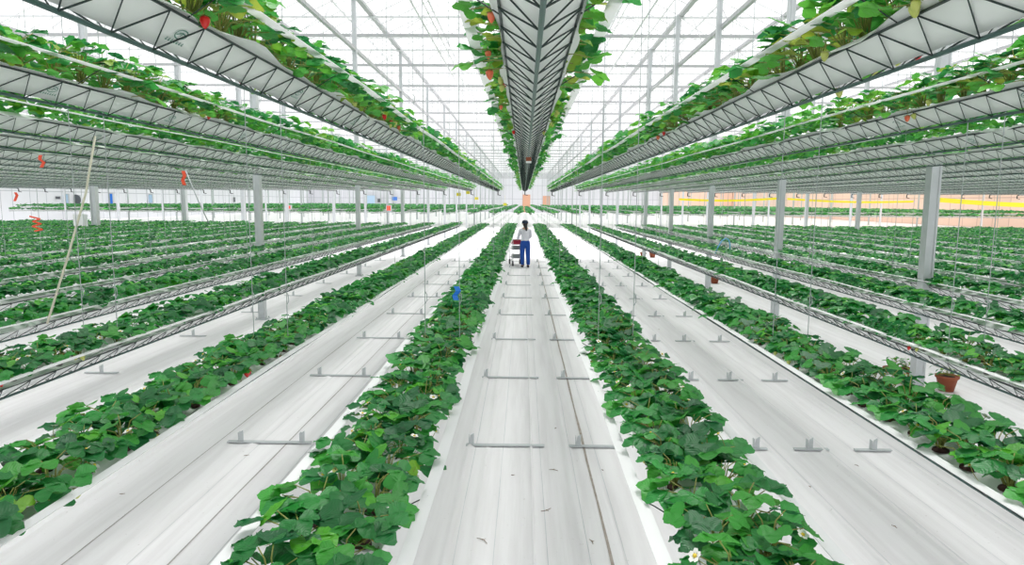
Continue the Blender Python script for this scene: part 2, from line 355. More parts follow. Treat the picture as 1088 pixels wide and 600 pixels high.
# ------------------------------------------------------------------ growing beds
def bed_parts(Lb, seed, detail=1):
    r = random.Random(seed); n = int(Lb / .1) if detail else int(Lb / 2)
    st = Lb / n
    HW, HD = .11, .085
    # trough film: V with wavy shoulders; cross-section list per station
    mb = MB(); sec = []
    ph = [r.uniform(0, 9) for _ in range(6)]
    def wav(y, k): return .9 * math.sin(y * 5.3 + ph[k]) + .6 * math.sin(y * 11.7 + ph[k + 1]) + .35 * math.sin(y * 2.1 + ph[k + 2])
    for i in range(n + 1):
        y = i * st; a, b = (wav(y, 0), wav(y, 3)) if detail else (0, 0)
        row = [(-HW - .024 - .012 * a, HD + .012 + .012 * a), (-HW - .012, HD + .016 + .006 * a), (-HW + .004, HD - .002), (-.055, HD * .5 + .004 * b), (0, .012), (.055, HD * .5 + .004 * a), (HW - .004, HD - .002), (HW + .012, HD + .016 + .006 * b), (HW + .024 + .012 * b, HD + .012 + .012 * b)]
        sec += [(p, y, q) for p, q in row]
    m9 = 9
    mb.add(sec, [(i * m9 + k, i * m9 + k + 1, (i + 1) * m9 + k + 1, (i + 1) * m9 + k) for i in range(n) for k in range(m9 - 1)])
    trough = mb.mesh('trough', M['film'], True)
    # cover film over the substrate
    mb = MB(); sec = []
    for i in range(n + 1):
        y = i * st; a = wav(y, 1) if detail else 0
        row = [(-HW, HD + .004), (-.07, HD + .026 + .006 * a), (0, HD + .016 + .004 * a), (.07, HD + .026 - .006 * a), (HW, HD + .004)]
        sec += [(p, y, q) for p, q in row]
    mb.add(sec, [(i * 5 + k, i * 5 + k + 1, (i + 1) * 5 + k + 1, (i + 1) * 5 + k) for i in range(n) for k in range(4)])
    cover = mb.mesh('cover_film', M['white'], True)
    # truss
    mb = MB(); s_ = .2 if detail else 2.0
    for sx in (-1, 1):
        mb.tube([(sx * (HW + .004), 0, HD), (sx * (HW + .004), Lb, HD)], .0045, 5)
        k = 0
        while (k + 1) * s_ <= Lb and detail:
            y = k * s_
            mb.tube([(sx * .006, y, -.004), (sx * (HW + .006), y + s_ / 2, HD - .004), (sx * .006, y + s_, -.004)], .0027, 4, cap=False); k += 1
    truss = mb.mesh('truss_wires', M['dark'])
    mb = MB(); mb.tube([(0, 0, -.004), (0, Lb, -.004)], .0075, 8); keel = mb.mesh('keel_tube', M['keel'])
    strips = []
    for sx in (-1, 1):
        mb = MB(); v = []; nn = max(2, int(Lb / .5)); e = (r.uniform(0, 9), r.uniform(0, 9))
        for i in range(nn + 1):
            y = Lb * i / nn; dz = .004 * math.sin(y * 1.7 + e[0]); dx = .004 * math.sin(y * 2.3 + e[1]); x = sx * .237 + dx
            v += [(x - .021, y, .16 + dz), (x + .021, y, .16 + dz), (x + .021, y, .163 + dz), (x - .021, y, .163 + dz)]
        mb.add(v, [(4 * i + k, 4 * i + (k + 1) % 4, 4 * i + 4 + (k + 1) % 4, 4 * i + 4 + k) for i in range(nn) for k in range(4)] + [(3, 2, 1, 0), (4 * nn, 4 * nn + 1, 4 * nn + 2, 4 * nn + 3)])
        strips.append(mb.mesh('edge_strip', M['strip']))
    return trough, cover, truss, keel, strips
bedL = bed_parts(BED1 - BED0, 3); bedU = bed_parts(BED1 - BED0, 5); bedF = bed_parts(FAR1 - FAR0, 8, 0)
mb = MB(); mb.tube([(0, 0, 0), (0, .05, -.0), (0, .09, -.03), (0, .09, -.14)], .02, 8, cap=True); mb.tube([(0, .09, -.13), (.12, .09, -.15)], .014, 6); elbow = mb.mesh('drain_elbow', M['black'])
mb = MB(); mb.box((0, 0, .06), (.2, .004, .12)); endcap = mb.mesh('end_cap', M['white'])
arm_mesh = {}
for sx in (-1, 1):
    mb = MB(); mb.tube([(sx * .11, 0, .085), (sx * .19, 0, .135), (sx * .237, 0, .159)], .0022, 4); arm_mesh[sx] = mb.mesh('support_arm', M['dark'])
def make_bed(bp, x, y, z, label, group, up=False, near=False):
    t = empty('growing_bed', (x, y, z))
    put('trough', bp[0], t); put('cover_film', bp[1], t); put('truss_wires', bp[2], t); put('keel_tube', bp[3], t)
    for s_ in bp[4]: put('edge_strip', s_, t)
    if near:
        y = .6
        while y < 14:
            for sx in (-1, 1): put('support_arm', arm_mesh[sx], t, (0, y, 0))
            y += 1.2
    if up:
        Lb = BED1 - BED0; put('drain_elbow', elbow, t, (0, Lb, 0)); 
    tag(t, label, 'growing bed', group); return t
NB = 19
def FZ(k): return 1.2 if k % 2 else 1.5
LZ = {}; UZ = {}
side = lambda k: 'left' if k > 0 else 'right'
for k in [i for i in range(-NB, NB + 1) if i]:
    dz = {1: .0, -1: .0, 2: -.015, 3: .015, -2: .005, -3: -.02}.get(k, rng.uniform(-.015, .015)); LZ[k] = Z_LOW + dz
    make_bed(bedL, low_x(k), BED0, LZ[k], 'long white lower strawberry bed, %s to the %s of the centre aisle' % (nth(abs(k)), side(k)), 'lower growing beds', False, abs(k) < 3)
for k in range(-NB, NB + 1):
    dz = {0: .01, 1: .0, 2: .01, -1: -.01, -2: 0}.get(k, rng.uniform(-.01, .01)); UZ[k] = Z_UP + dz
    lab = 'raised strawberry bed hanging directly over the centre aisle' if k == 0 else 'raised hanging strawberry bed, %s to the %s of the one over the aisle' % (nth(abs(k)), side(k))
    make_bed(bedU, up_x(k), BED0, UZ[k], lab, 'raised hanging growing beds', True, abs(k) < 3)
for k in [i for i in range(-42, 44) if i]:
    make_bed(bedF, low_x(k), FAR0, FZ(k), 'distant white bed beyond the cross path, %s to the %s of the centre aisle' % (nth(abs(k)), side(k)), 'far block growing beds')

# ------------------------------------------------------------------ suspension cables
def hanger(x, y, zb, ztop, label, group, ztie=None):
    t = empty('bed_hanger', (x, y, zb))
    for sx in (-1, 1):
        put('cable', cable_mesh(round(ztop - zb - .085, 3)), t, (sx * .114, 0, .085))
    tag(t, label, 'hanger', group); return t
CM = {}
def cable_mesh(h):
    if h not in CM:
        mb = MB(); mb.tube([(0, 0, 0), (0, 0, h)], .0028, 5)
        mb.tube([(0, 0, .42), (.012, 0, .40), (.014, 0, .36), (0, 0, .335)], .003, 5)
        mb.tube([(0, 0, -.01), (0, 0, .03)], .008, 6); CM[h] = mb.mesh('cable', M['wire'])
    return CM[h]
ZT = CAM_H + 5.55
for k in [i for i in range(-7, 8) if i]:
    for j in range(5):
        y = 4.3 + 4.85 * j
        if abs(low_x(k)) > y * .82 + .3: continue
        hanger(low_x(k), y, LZ[k], round(ZT - .0, 3), 'steel cable pair holding %s lower bed %s of aisle, %s from the camera' % (nth(abs(k)), side(k), nth(j + 1)), 'cables holding the lower beds')
for k in range(-7, 8):
    for j in range(5):
        y = 6.0 + 4.85 * j
        if abs(up_x(k)) > y * .82 + .3: continue
        nm = 'the hanging bed over the aisle' if k == 0 else '%s hanging bed %s of aisle' % (nth(abs(k)), side(k))
        hanger(up_x(k), y, UZ[k], ZT, 'steel cable pair holding %s, %s from the camera' % (nm, nth(j + 1)), 'cables holding the raised beds')

# ------------------------------------------------------------------ strawberry plants
def leaflet(mb, base, d, nrm, L_, W_, fold, curl, n, serr=0):
    d = d.normalized(); sd = d.cross(nrm).normalized(); up = sd.cross(d).normalized()
    vs = []
    for i in range(n + 1):
        t = i / n
        wv = W_ * .52 * (math.sin(math.pi * t ** 1.12)) ** .7 if 0 < i < n else W_ * (.07 if i == 0 else .16)
        if serr and 0 < i < n: wv *= (1 + serr * (1 if i % 2 else -1))
        dp = -curl * L_ * t * t
        c = base + d * (L_ * t) + up * dp
        z = fold * wv - .15 * wv * abs(math.sin(t * 9))
        vs += [c - sd * wv + up * z, c, c + sd * wv + up * z]
    fs = []
    for i in range(n):
        a = 3 * i; fs += [(a, a + 1, a + 4, a + 3), (a + 1, a + 2, a + 5, a + 4)]
    mb.add(vs, fs)
    mb.uv[-len(vs):] = [(q, i / n) for i in range(n + 1) for q in (1, .001, 1)]
def leafquad(mb, base, d, nrm, L_, W_, fold, curl, n, serr=0):
    d = d.normalized(); sd = d.cross(nrm).normalized(); up = sd.cross(d).normalized()
    mb.add([base, base + d * L_ * .55 - sd * W_ * .5, base + d * L_ * .95 - up * curl * L_, base + d * L_ * .55 + sd * W_ * .5], [(0, 1, 2, 3)])
def build_plant(seed, nl, lod, up=False):
    """lean is towards +X (the outer side of the bed)"""
    r = random.Random(seed); fo = MB(); sm = MB()
    for i in range(nl):
        a = i * 2.399 + r.uniform(-.5, .5)
        out = r.uniform(.25, 1) ** .7
        hgt = r.uniform(.04, .12) if not up else r.uniform(.03, .17)
        rad = out * r.uniform(.06, .125)
        lean = .018 if not up else .045
        tip = Vector((math.cos(a) * rad + lean, math.sin(a) * rad * 1.05, hgt * (1.25 - .6 * out) + .02))
        if up and math.cos(a) > .1 and r.random() < .45: tip.z -= r.uniform(.02, .1); tip.x += r.uniform(0, .03)
        dirv = Vector((math.cos(a), math.sin(a), 0))
        if up:
            dirv = (dirv + Vector((0, 0, r.uniform(-.4, .5)))).normalized()
        else:
            dirv = (dirv + Vector((r.uniform(-.25, .25), r.uniform(-.25, .25), r.uniform(-.45, .1)))).normalized()
        nrm = (Vector((r.uniform(-.35, .35), r.uniform(-.35, .35), 1)) - dirv * dirv.z).normalized()
        sz = r.uniform(.045, .078) * (1.04 if lod == 0 else 1.1) * (.88 if up else 1)
        tn = r.random(); fo.tone = (r.uniform(.02, .45) if tn < .55 else r.uniform(.45, .68) if tn < .93 else r.uniform(.7, .85))
        if up: fo.tone = r.uniform(.15, .5) if tn < .25 else r.uniform(.5, .85) if tn < .85 else r.uniform(.82, 1)
        elif r.random() < .02: fo.tone = r.uniform(.88, 1)
        fn = leaflet if lod < 2 else leafquad
        n = 10 if lod == 0 else 3
        fold = r.uniform(.05, .5); curl = r.uniform(0, .35)
        for da, s_ in ((0, 1), (1.25, .92), (-1.25, .92)):
            dd = Matrix.Rotation(da, 3, nrm) @ dirv
            fn(fo, tip + dd * .004, dd, nrm, sz * s_, sz * .92 * s_, fold, curl, n, .028 if lod == 0 else 0)
        if lod == 0:
            mid = Vector((tip.x * .45, tip.y * .45, tip.z * .75 + .01))
            sm.tube([(r.uniform(-.01, .01), r.uniform(-.01, .01), -.01), mid, tip], [.0028, .0022, .0016], 5)
    if lod == 0:
        # crown
        sm.tube([(0, 0, -.02), (0, 0, .015)], [.012, .009], 7)
        return fo.mesh('foliage', M['leaf'], True, True), sm.mesh('stems', M['stem'], True)
    return fo
def berry_mesh(m):
    mb = MB(); prof = [(.0005, -.032), (.005, -.029), (.010, -.021), (.0135, -.010), (.013, -.003), (.008, .002), (.0005, .003)]
    mb.lathe(prof, 12, 0)
    for k in range(6):
        a = k * math.pi / 3; mb.add([(0, 0, .004), (.014 * math.cos(a - .3), .014 * math.sin(a - .3), .003), (.02 * math.cos(a), .02 * math.sin(a), -.002), (.014 * math.cos(a + .3), .014 * math.sin(a + .3), .003)], [(0, 1, 2, 3)], 1)
    mb.tube([(0, 0, .003), (.004, 0, .02), (-.01, 0, .045)], .0012, 5, 2)
    return mb.mesh('strawberry', [m, M['stem'], M['stem']], True)
def blossom_mesh():
    mb = MB()
    for k in range(5):
        a = k * 2 * math.pi / 5; c, s_ = math.cos(a), math.sin(a)
        P = [(.003, 0, 0), (.008, -.007, .002), (.015, -.005, .003), (.016, .004, .003), (.009, .007, .002)]
        mb.add([(x * c - y * s_, x * s_ + y * c, z) for x, y, z in P], [(0, 1, 2, 3, 4)], 0)
    mb.lathe([(.005, .001), (.004, .004), (.0004, .006)], 8, 1)
    mb.tube([(0, 0, 0), (.003, 0, -.02), (0, 0, -.05)], .0011, 4, 2)
    return mb.mesh('blossom', [M['petal'], M['pollen'], M['stem']])
berries = {'red': berry_mesh(M['red']), 'pink': berry_mesh(M['pinkberry']), 'green': berry_mesh(M['unripe'])}
blossom = blossom_mesh()
mb = MB(); mb.lathe([(.03, -.004), (.028, .004), (.02, .009), (.006, .011), (.0004, .009)], 10); soilm = mb.mesh('soil_plug', M['soil'], True)
NV = 9
var_lo = [build_plant(100 + i, rng.randint(10, 15), 0) for i in range(NV)]
var_up = [build_plant(200 + i, rng.randint(15, 19), 0, True) for i in range(NV)]

plants = []   # (x, y, z, side, kind, bed k)
def add_line(kind, k, x0, z, sx, y0, y1, step):
    y = y0 + rng.uniform(0, step)
    while y < y1:
        x = x0 + sx * .07 + rng.uniform(-.012, .012)
        if abs(x) < .86 * y + 1.3: plants.append((x, y, z + .107, sx, kind, k))
        y += step * rng.uniform(.85, 1.15)
for k in LZ:
    for sx in (-1, 1): add_line('low', k, low_x(k), LZ[k], sx, BED0 + .1, BED1 - .05, .2)
for k in UZ:
    for sx in (-1, 1): add_line('up', k, up_x(k), UZ[k], sx, BED0 + .1, BED1 - .05, .18)
ci = cam.matrix_world.inverted()
def proj(x, y, z):
    p = ci @ Vector((x, y, z)); 
    if p.z > -.05: return None
    return 544 + F_PX * p.x / -p.z, 300 - F_PX * p.y / -p.z
cand = []
for i, (x, y, z, sx, kind, k) in enumerate(plants):
    q = proj(x, y, z + .05)
    if q is None: continue
    d = math.hypot(x, y)
    mg = .13 * F_PX / max(y, .3)
    if -mg < q[0] < 1088 + mg and -mg < q[1] < 600 + mg:
        if kind == 'up' and abs(k) > 2: d *= 2.0
        if kind == 'up' and k != 0 and ((k > 0) == (sx < 0)): d *= 1.4
        cand.append((d, i))
cand.sort(); keep = [i for d, i in cand[:300]]; keepset = set(keep)
by_line = {}
for i in keep:
    p = plants[i]; by_line.setdefault((p[4], p[5], p[3]), []).append(i)
def line_name(kind, k, sx):
    if kind == 'up' and k == 0: return '%s line, hanging bed over the aisle' % ('left' if sx < 0 else 'right')
    inner = (k > 0) == (sx > 0)
    return '%s line, %s %s bed %s of aisle' % ('aisle-side' if inner else 'outer', nth(abs(k)), 'low' if kind == 'low' else 'hanging', side(k))
for key, ids in by_line.items():
    ids.sort(key=lambda i: plants[i][1])
    for j, i in enumerate(ids):
        x, y, z, sx, kind, k = plants[i]
        t = empty('strawberry_plant', (x, y, z), (0 if sx > 0 else math.pi) + rng.uniform(-.35, .35)); sc = rng.uniform(.88, 1.15); t.scale = (sc, sc, sc)
        fm, sm_ = rng.choice(var_lo if kind == 'low' else var_up)
        put('foliage', fm, t); put('stems', sm_, t)
        if kind == 'low': put('soil', soilm, t)
        for _ in range(rng.choice((0, 1, 1, 2))):
            a = rng.uniform(-1.2, 1.2); rr = rng.uniform(.06, .12)
            put('blossom', blossom, t, (rr * math.cos(a), rr * math.sin(a), rng.uniform(.05, .12)), (rng.uniform(-.5, .5), rng.uniform(-.5, .9), 0), 1.1)
        if rng.random() < (.3 if kind == 'low' else .28):
            for _ in range(rng.choice((1, 1, 2))):
                b = rng.choice(['green', 'green', 'green', 'green', 'red']) if kind == 'low' else rng.choice(['green', 'pink', 'green', 'green', 'red'])
                yy = rng.uniform(-.08, .08)
                put('strawberry', berries[b], t, (rng.uniform(.05, .11), yy, rng.uniform(.01, .05)) if kind == 'low' else (rng.uniform(.05, .1), yy, rng.uniform(-.05, .03)), (rng.uniform(-.2, .2), rng.uniform(-.3, .3), rng.uniform(0, 6)), rng.uniform(.8, 1.15))
        tag(t, 'strawberry plant %s from camera, %s' % (nth(j + 1), line_name(kind, k, sx)), 'plant', 'strawberry plants nearest the camera')

# everything further away: one mass of strawberry leaves
def arrs(mb):
    v = np.array([tuple(p) for p in mb.v], dtype=np.float32); tone = np.array(mb.t, dtype=np.float32)
    return v, mb.f, tone
lods = {('low', 1): [], ('up', 1): [], ('low', 2): [], ('up', 2): []}
for i in range(6):
    lods[('low', 1)].append(arrs(build_plant(300 + i, 12, 1))); lods[('up', 1)].append(arrs(build_plant(400 + i, 13, 1, True)))
    lods[('low', 2)].append(arrs(build_plant(500 + i, 10, 2))); lods[('up', 2)].append(arrs(build_plant(600 + i, 11, 2, True)))
rest = [p for i, p in enumerate(plants) if i not in keepset]
for k in [i for i in range(-42, 44) if i]:
    y = FAR0 + .2
    while y < FAR1:
        rest.append((low_x(k) + rng.uniform(-.08, .08), y, FZ(k) + .1, rng.choice((-1, 1)), 'far', k)); y += .24 if y < 75 else .7
V = []; FL = []; T = []; off = 0
groups_ = {}
for p in rest:
    x, y, z, sx, kind, k = p
    lod = 2 if (kind == 'far' or math.hypot(x, y) > 12) else 1
    v = rng.randrange(6); groups_.setdefault((('low' if kind == 'far' else kind), lod, v), []).append(p)
for (kind, lod, vi), ps in groups_.items():
    v, f, tone = lods[(kind, lod)][vi]; nvert = len(v); f = np.array(f, dtype=np.int64)
    P = np.array([(p[0], p[1], p[2]) for p in ps], dtype=np.float32)
    an = np.array([(0 if p[3] > 0 else math.pi) + rng.uniform(-.4, .4) for p in ps], dtype=np.float32)
    sc = np.array([rng.uniform(.85, 1.15) * (2.5 if p[4] == 'far' else 1) for p in ps], dtype=np.float32)
    c, s_ = np.cos(an)[:, None], np.sin(an)[:, None]
    X = (v[None, :, 0] * c - v[None, :, 1] * s_) * sc[:, None] + P[:, 0:1]
    Y = (v[None, :, 0] * s_ + v[None, :, 1] * c) * sc[:, None] + P[:, 1:2]
    Zz = v[None, :, 2] * sc[:, None] + P[:, 2:3]
    V.append(np.stack([X, Y, Zz], -1).reshape(-1, 3)); T.append(np.clip(tone[None, :] + nrs.uniform(-.08, .06, (len(ps), 1)), 0, .9 if kind == 'up' else .8).reshape(-1))
    FL.append((f[None] + (np.arange(len(ps)) * nvert)[:, None, None] + off).reshape(-1, 4)); off += nvert * len(ps)
V = np.concatenate(V).astype(np.float32); FL = np.concatenate(FL).astype(np.int32); T = np.concatenate(T).astype(np.float32)
print('stuff quads', len(FL), 'plants', len(rest))
me = bpy.data.meshes.new('strawberry_foliage')
me.vertices.add(len(V)); me.vertices.foreach_set('co', V.ravel())
me.loops.add(FL.size); me.loops.foreach_set('vertex_index', FL.ravel())
me.polygons.add(len(FL)); me.polygons.foreach_set('loop_start', np.arange(0, FL.size, 4, dtype=np.int32))
me.materials.append(M['leaf']); a = me.attributes.new('tone', 'FLOAT', 'POINT'); a.data.foreach_set('value', T)
me.update(calc_edges=True)
o = put('strawberry_foliage', me); tag(o, 'dense green strawberry leaves filling the more distant beds, too many to count', 'foliage', None, 'stuff')

# ------------------------------------------------------------------ prints on the film of the hanging beds
def print_mesh(sx):
    mb = MB(); a0 = Vector((sx * .0, 0, 0)); d1 = Vector((0, 1, 0)); d2 = Vector((sx * .11, 0, .085)).normalized(); nn = Vector((sx * .085, 0, -.11)).normalized() * .002
    P = lambda u, v_: d1 * u + d2 * v_ + nn
    def stroke(pts, w_):
        q = [P(*p) for p in pts]; vs = []
        for i, p in enumerate(q):
            t = (q[min(i + 1, len(q) - 1)] - q[max(i - 1, 0)]).normalized(); b = t.cross(nn).normalized() * w_
            vs += [p - b, p + b]
        mb.add(vs, [(2 * i, 2 * i + 1, 2 * i + 3, 2 * i + 2) for i in range(len(q) - 1)])
    stroke([(.03 * math.cos(t / 12 * 6.283), .085 + .018 * math.sin(t / 12 * 6.283)) for t in range(13)], .002)
    stroke([(-.022, .08), (0, .092), (.02, .088)], .002); stroke([(0, .078), (.004, .092)], .0015)
    for k in range(7):
        u = -.045 + k * .015; stroke([(u, .05), (u + .003, .06)], .0022); stroke([(u, .05), (u + .008, .051)], .0018)
    return mb.mesh('printed_logo', M['green_print'])
pm = {1: print_mesh(1), -1: print_mesh(-1)}
for bd in [o for o in C.objects if o.name.startswith('growing_bed') and o.get('group', '').startswith('raised')]:
    k = round((C0 - bd.location.x) / PITCH)
    if k in (1, 2, 3, -2, -3):
        for y in (2.05, 3.1, 4.15, 5.2, 6.25):
            put('printed_logo', pm[1 if k > 0 else -1], bd, (0, y - BED0, 0))

# ------------------------------------------------------------------ floor brackets
mb = MB(); mb.box((0, 0, .012), (.62, .045, .012)); barm = mb.mesh('base_bar', M['galv'])
mb = MB()
mb.add([(-.035, -.003, .018), (.035, -.003, .018), (.035, -.003, .13), (-.01, -.003, .11), (-.035, .003, .018), (.035, .003, .018), (.035, .003, .13), (-.01, .003, .11)],
       [(0, 1, 2, 3), (5, 4, 7, 6), (0, 4, 5, 1), (1, 5, 6, 2), (2, 6, 7, 3), (3, 7, 4, 0)]); mb.box((-.03, .02, .06), (.006, .05, .09))
upm = mb.mesh('upright', M['galv'])
def bracket(x0, x1, ups, y, label):
    t = empty('floor_bracket', ((x0 + x1) / 2, y, .004)); put('base_bar', barm, t, (0, 0, 0), (0, 0, 0), ((x1 - x0) / .62, 1, 1))
    for u in ups: put('upright', upm, t, (u - (x0 + x1) / 2, -.005, 0), (0, 0, 0), (.75, 1, 1))
    tag(t, label, 'bracket', 'floor brackets')
for j in range(9):
    y = 6.15 + 2.5 * j
    for x0, x1, ups, nm in [(-.54, .22, [-.49], 'left half of centre aisle'), (.46, .92, [.545], 'right half of centre aisle'),
                            (-2.87, -2.05, [-2.74, -2.14], 'first side aisle to the left'), (2.16, 2.36, [2.26], 'beside the first low bed right of the aisle'),
                            (2.62, 2.95, [2.77], 'middle of first side aisle right'), (3.2, 3.55, [3.38], 'beside the second low bed right of the aisle'),
                            (-5.95, -5.5, [-5.72], 'second side aisle to the left')]:
        bracket(x0, x1, ups, y, 'grey floor bracket, %s from camera, %s' % (nth(j + 1), nm))

# ------------------------------------------------------------------ worker
def skin_obj(name, verts, edges, radii, m, parent, sub=2, root=0):
    me = bpy.data.meshes.new(name); me.from_pydata(verts, edges, []); me.materials.append(m)
    o = put(name, me, parent); md = o.modifiers.new('skin', 'SKIN'); md.use_smooth_shade = True
    for i, r_ in enumerate(radii):
        sv = me.skin_vertices[0].data[i]; sv.radius = (r_, r_) if not hasattr(r_, '__len__') else r_; sv.use_root = (i == root)
    s2 = o.modifiers.new('sub', 'SUBSURF'); s2.levels = sub; s2.render_levels = sub
    return o
me = bpy.data.meshes.new('tmp')
def chain_obj(name, chains, m, parent, sub=2):
    """one continuous skinned surface from chains of (point, radius); points shared between chains merge"""
    V_, E_, R_ = [], [], []; idx = {}
    for ch in chains:
        last = None
        for p, r_ in ch:
            key = tuple(round(c, 4) for c in p)
            if key not in idx: idx[key] = len(V_); V_.append(p); R_.append(r_)
            i = idx[key]
            if last is not None: E_.append((last, i))
            last = i
    mm = bpy.data.meshes.new(name); mm.from_pydata(V_, E_, []); mm.materials.append(m)
    o = put(name, mm, parent); md = o.modifiers.new('skin', 'SKIN'); md.use_smooth_shade = True
    if not mm.skin_vertices: mm.attributes
    sl = mm.skin_vertices[0].data if mm.skin_vertices else None
    if sl is None: return o
    for i, r_ in enumerate(R_): sl[i].radius = r_ if hasattr(r_, '__len__') else (r_, r_); sl[i].use_root = (i == 0)
    s2 = o.modifiers.new('sub', 'SUBSURF'); s2.levels = sub; s2.render_levels = sub
    return o
bpy.data.meshes.remove(me)
PX, PY = .06, 24.0
per = empty('person', (PX, PY, 0), R(14))
tag(per, 'worker seen from behind in dark cap, pale shirt and blue trousers walking up the aisle', 'person')
# local: +Y away from the camera (the way they face), X to the right
pel = (0, 0, .93)
body = [[(pel, .14), ((0, .0, 1.08), .115), ((0, .02, 1.25), .135), ((0, .03, 1.37), .12), ((0, .04, 1.45), .055), ((0, .055, 1.5), .05), ((0, .07, 1.57), .085), ((0, .07, 1.63), .07)],
        [(pel, .14), ((-.09, .0, .84), .095), ((-.1, .03, .48), .06), ((-.1, .0, .1), .042), ((-.1, .0, .05), .04)],
        [(pel, .14), ((.09, .0, .84), .095), ((.1, -.02, .48), .06), ((.1, -.08, .1), .042), ((.1, -.08, .05), .04)],
        [((0, .03, 1.37), .12), ((-.17, .03, 1.36), .055), ((-.24, .08, 1.1), .042), ((-.2, .3, 1.02), .033), ((-.19, .36, 1.01), .024), ((-.19, .42, 1.0), .028)],
        [((0, .03, 1.37), .12), ((.17, .03, 1.36), .055), ((.22, .1, 1.1), .042), ((.12, .31, 1.02), .033), ((.1, .36, 1.01), .024), ((.09, .42, 1.0), .028)]]
bo = chain_obj('body', body, M['skin'], per)
# hands: fingers curled round the cart handle, as part of hands
for sx, hx in ((-1, -.19), (1, .09)):
    ch = []
    for fi in range(4):
        o_ = (fi - 1.5) * .019; L_ = (.9, 1, .95, .75)[fi]
        ch.append([((hx, .42, 1.0), .02), ((hx + o_, .45, 1.005), .009), ((hx + o_, .45 + .03 * L_, 1.0), .008), ((hx + o_, .47 + .03 * L_, .975), .007), ((hx + o_, .46 + .02 * L_, .955), .006)])
    ch.append([((hx, .42, 1.0), .02), ((hx - sx * .03, .42, .99), .009), ((hx - sx * .035, .45, .975), .008)])
    chain_obj('hand', ch, M['skin'], per, 1)
chain_obj('shirt', [[((0, 0, .9), (.17, .13)), ((0, 0, .97), (.178, .14)), ((0, .0, 1.08), (.155, .12)), ((0, .02, 1.25), (.175, .135)), ((0, .03, 1.37), (.16, .115)), ((0, .04, 1.435), (.075, .07))],
                    [((0, .03, 1.37), (.16, .115)), ((-.175, .03, 1.355), .075), ((-.24, .08, 1.1), .058), ((-.21, .27, 1.03), .046)],
                    [((0, .03, 1.37), (.16, .115)), ((.175, .03, 1.355), .075), ((.22, .1, 1.1), .058), ((.13, .28, 1.03), .046)]], M['shirt'], per)
chain_obj('trousers', [[((0, 0, 1.06), (.155, .12)), ((0, 0, .96), (.17, .14)), ((0, 0, .9), (.17, .14)), ((-.095, .0, .8), .112), ((-.1, .03, .48), .088), ((-.1, .0, .2), .078), ((-.1, .0, .07), .075)],
                       [((0, 0, .9), (.17, .14)), ((.095, .0, .8), .112), ((.1, -.02, .48), .088), ((.1, -.075, .2), .078), ((.1, -.08, .07), .075)]], M['trouser'], per)
for x, y in ((-.1, 0), (.1, -.08)):
    chain_obj('shoe', [[((x, y - .06, .045), .042), ((x, y + .03, .045), .045), ((x, y + .13, .04), .038), ((x, y + .18, .035), .028)]], M['shoe'], per)
# head details
mb = MB(); mb.tube([(0, .155, 1.585), (0, .18, 1.565), (0, .165, 1.55)], [.008, .014, .006], 6); put('nose', mb.mesh('nose', M['skin'], True), per)
mb = MB(); 
for s_ in (-1, 1): mb.tube([(s_ * .03, .148, 1.6), (s_ * .03, .158, 1.6)], .009, 8)
put('eyes', mb.mesh('eyes', M['hair']), per)
mb = MB(); mb.tube([(-.022, .152, 1.535), (0, .158, 1.532), (.022, .152, 1.535)], .005, 6); put('mouth', mb.mesh('mouth', M['crate']), per)
for s_ in (-1, 1):
    mb = MB(); mb.tube([(s_ * .083, .07, 1.60), (s_ * .097, .06, 1.585), (s_ * .085, .065, 1.55)], [.01, .014, .008], 6); put('ear', mb.mesh('ear', M['skin'], True), per)
chain_obj('hair', [[((0, .04, 1.6), .098), ((0, .02, 1.54), .088), ((.01, -.03, 1.47), .06), ((.02, -.075, 1.4), .045), ((.02, -.09, 1.32), .028)]], M['hair'], per)
mb = MB(); mb.lathe([(.112, 1.6), (.116, 1.63), (.105, 1.675), (.07, 1.712), (.001, 1.722)], 20, 0, (0, .055, 0))
vs = []; 
for k in range(13):
    a = math.pi * k / 12; vs += [(.11 * math.cos(a), .055 + .1 * math.sin(a), 1.605), (.12 * math.cos(a), .06 + .2 * math.sin(a), 1.585)]
mb.add(vs, [(2 * k, 2 * k + 1, 2 * k + 3, 2 * k + 2) for k in range(12)])
put('cap', mb.mesh('cap', M['navy'], True), per)

# harvest cart in front of the worker, pushed up the aisle
cart = empty('harvest_cart', (-.2, 24.42, 0), R(10)); tag(cart, 'low metal harvest cart carrying red crates in front of the worker', 'cart')
mb = MB()
for sx in (-.2, .2):
    mb.tube([(sx, -.02, .12), (sx, -.02, .98)], .012, 6); mb.tube([(sx, .78, .12), (sx, .78, .8)], .012, 6)
    for z in (.3, .62, .8): mb.tube([(sx, -.02, z), (sx, .78, z)], .012, 6)
for z in (.3, .62, .8): mb.tube([(-.2, -.02, z), (.2, -.02, z)], .012, 6); mb.tube([(-.2, .78, z), (.2, .78, z)], .012, 6)
put('frame', mb.mesh('frame', M['galv'], True), cart)
mb = MB(); mb.tube([(-.2, -.02, .98), (-.2, -.05, 1.0), (.2, -.05, 1.0), (.2, -.02, .98)], .012, 6); put('handle', mb.mesh('handle', M['galv'], True), cart)
for z in (.3, .62):
    mb = MB(); mb.box((0, .38, z), (.4, .8, .012)); put('shelf', mb.mesh('shelf', M['dgrey']), cart)
for sx in (-.2, .2):
    for y in (0, .76):
        mb = MB()
        vs = []
        for s_ in (-.02, .02):
            for k in range(16): vs.append((sx + s_, y + .1 * math.cos(k * math.pi / 8), .104 + .1 * math.sin(k * math.pi / 8)))
        mb.add(vs, [(k, (k + 1) % 16, 16 + (k + 1) % 16, 16 + k) for k in range(16)] + [tuple(range(16))[::-1], tuple(range(16, 32))]); put('wheel', mb.mesh('wheel', M['black']), cart)
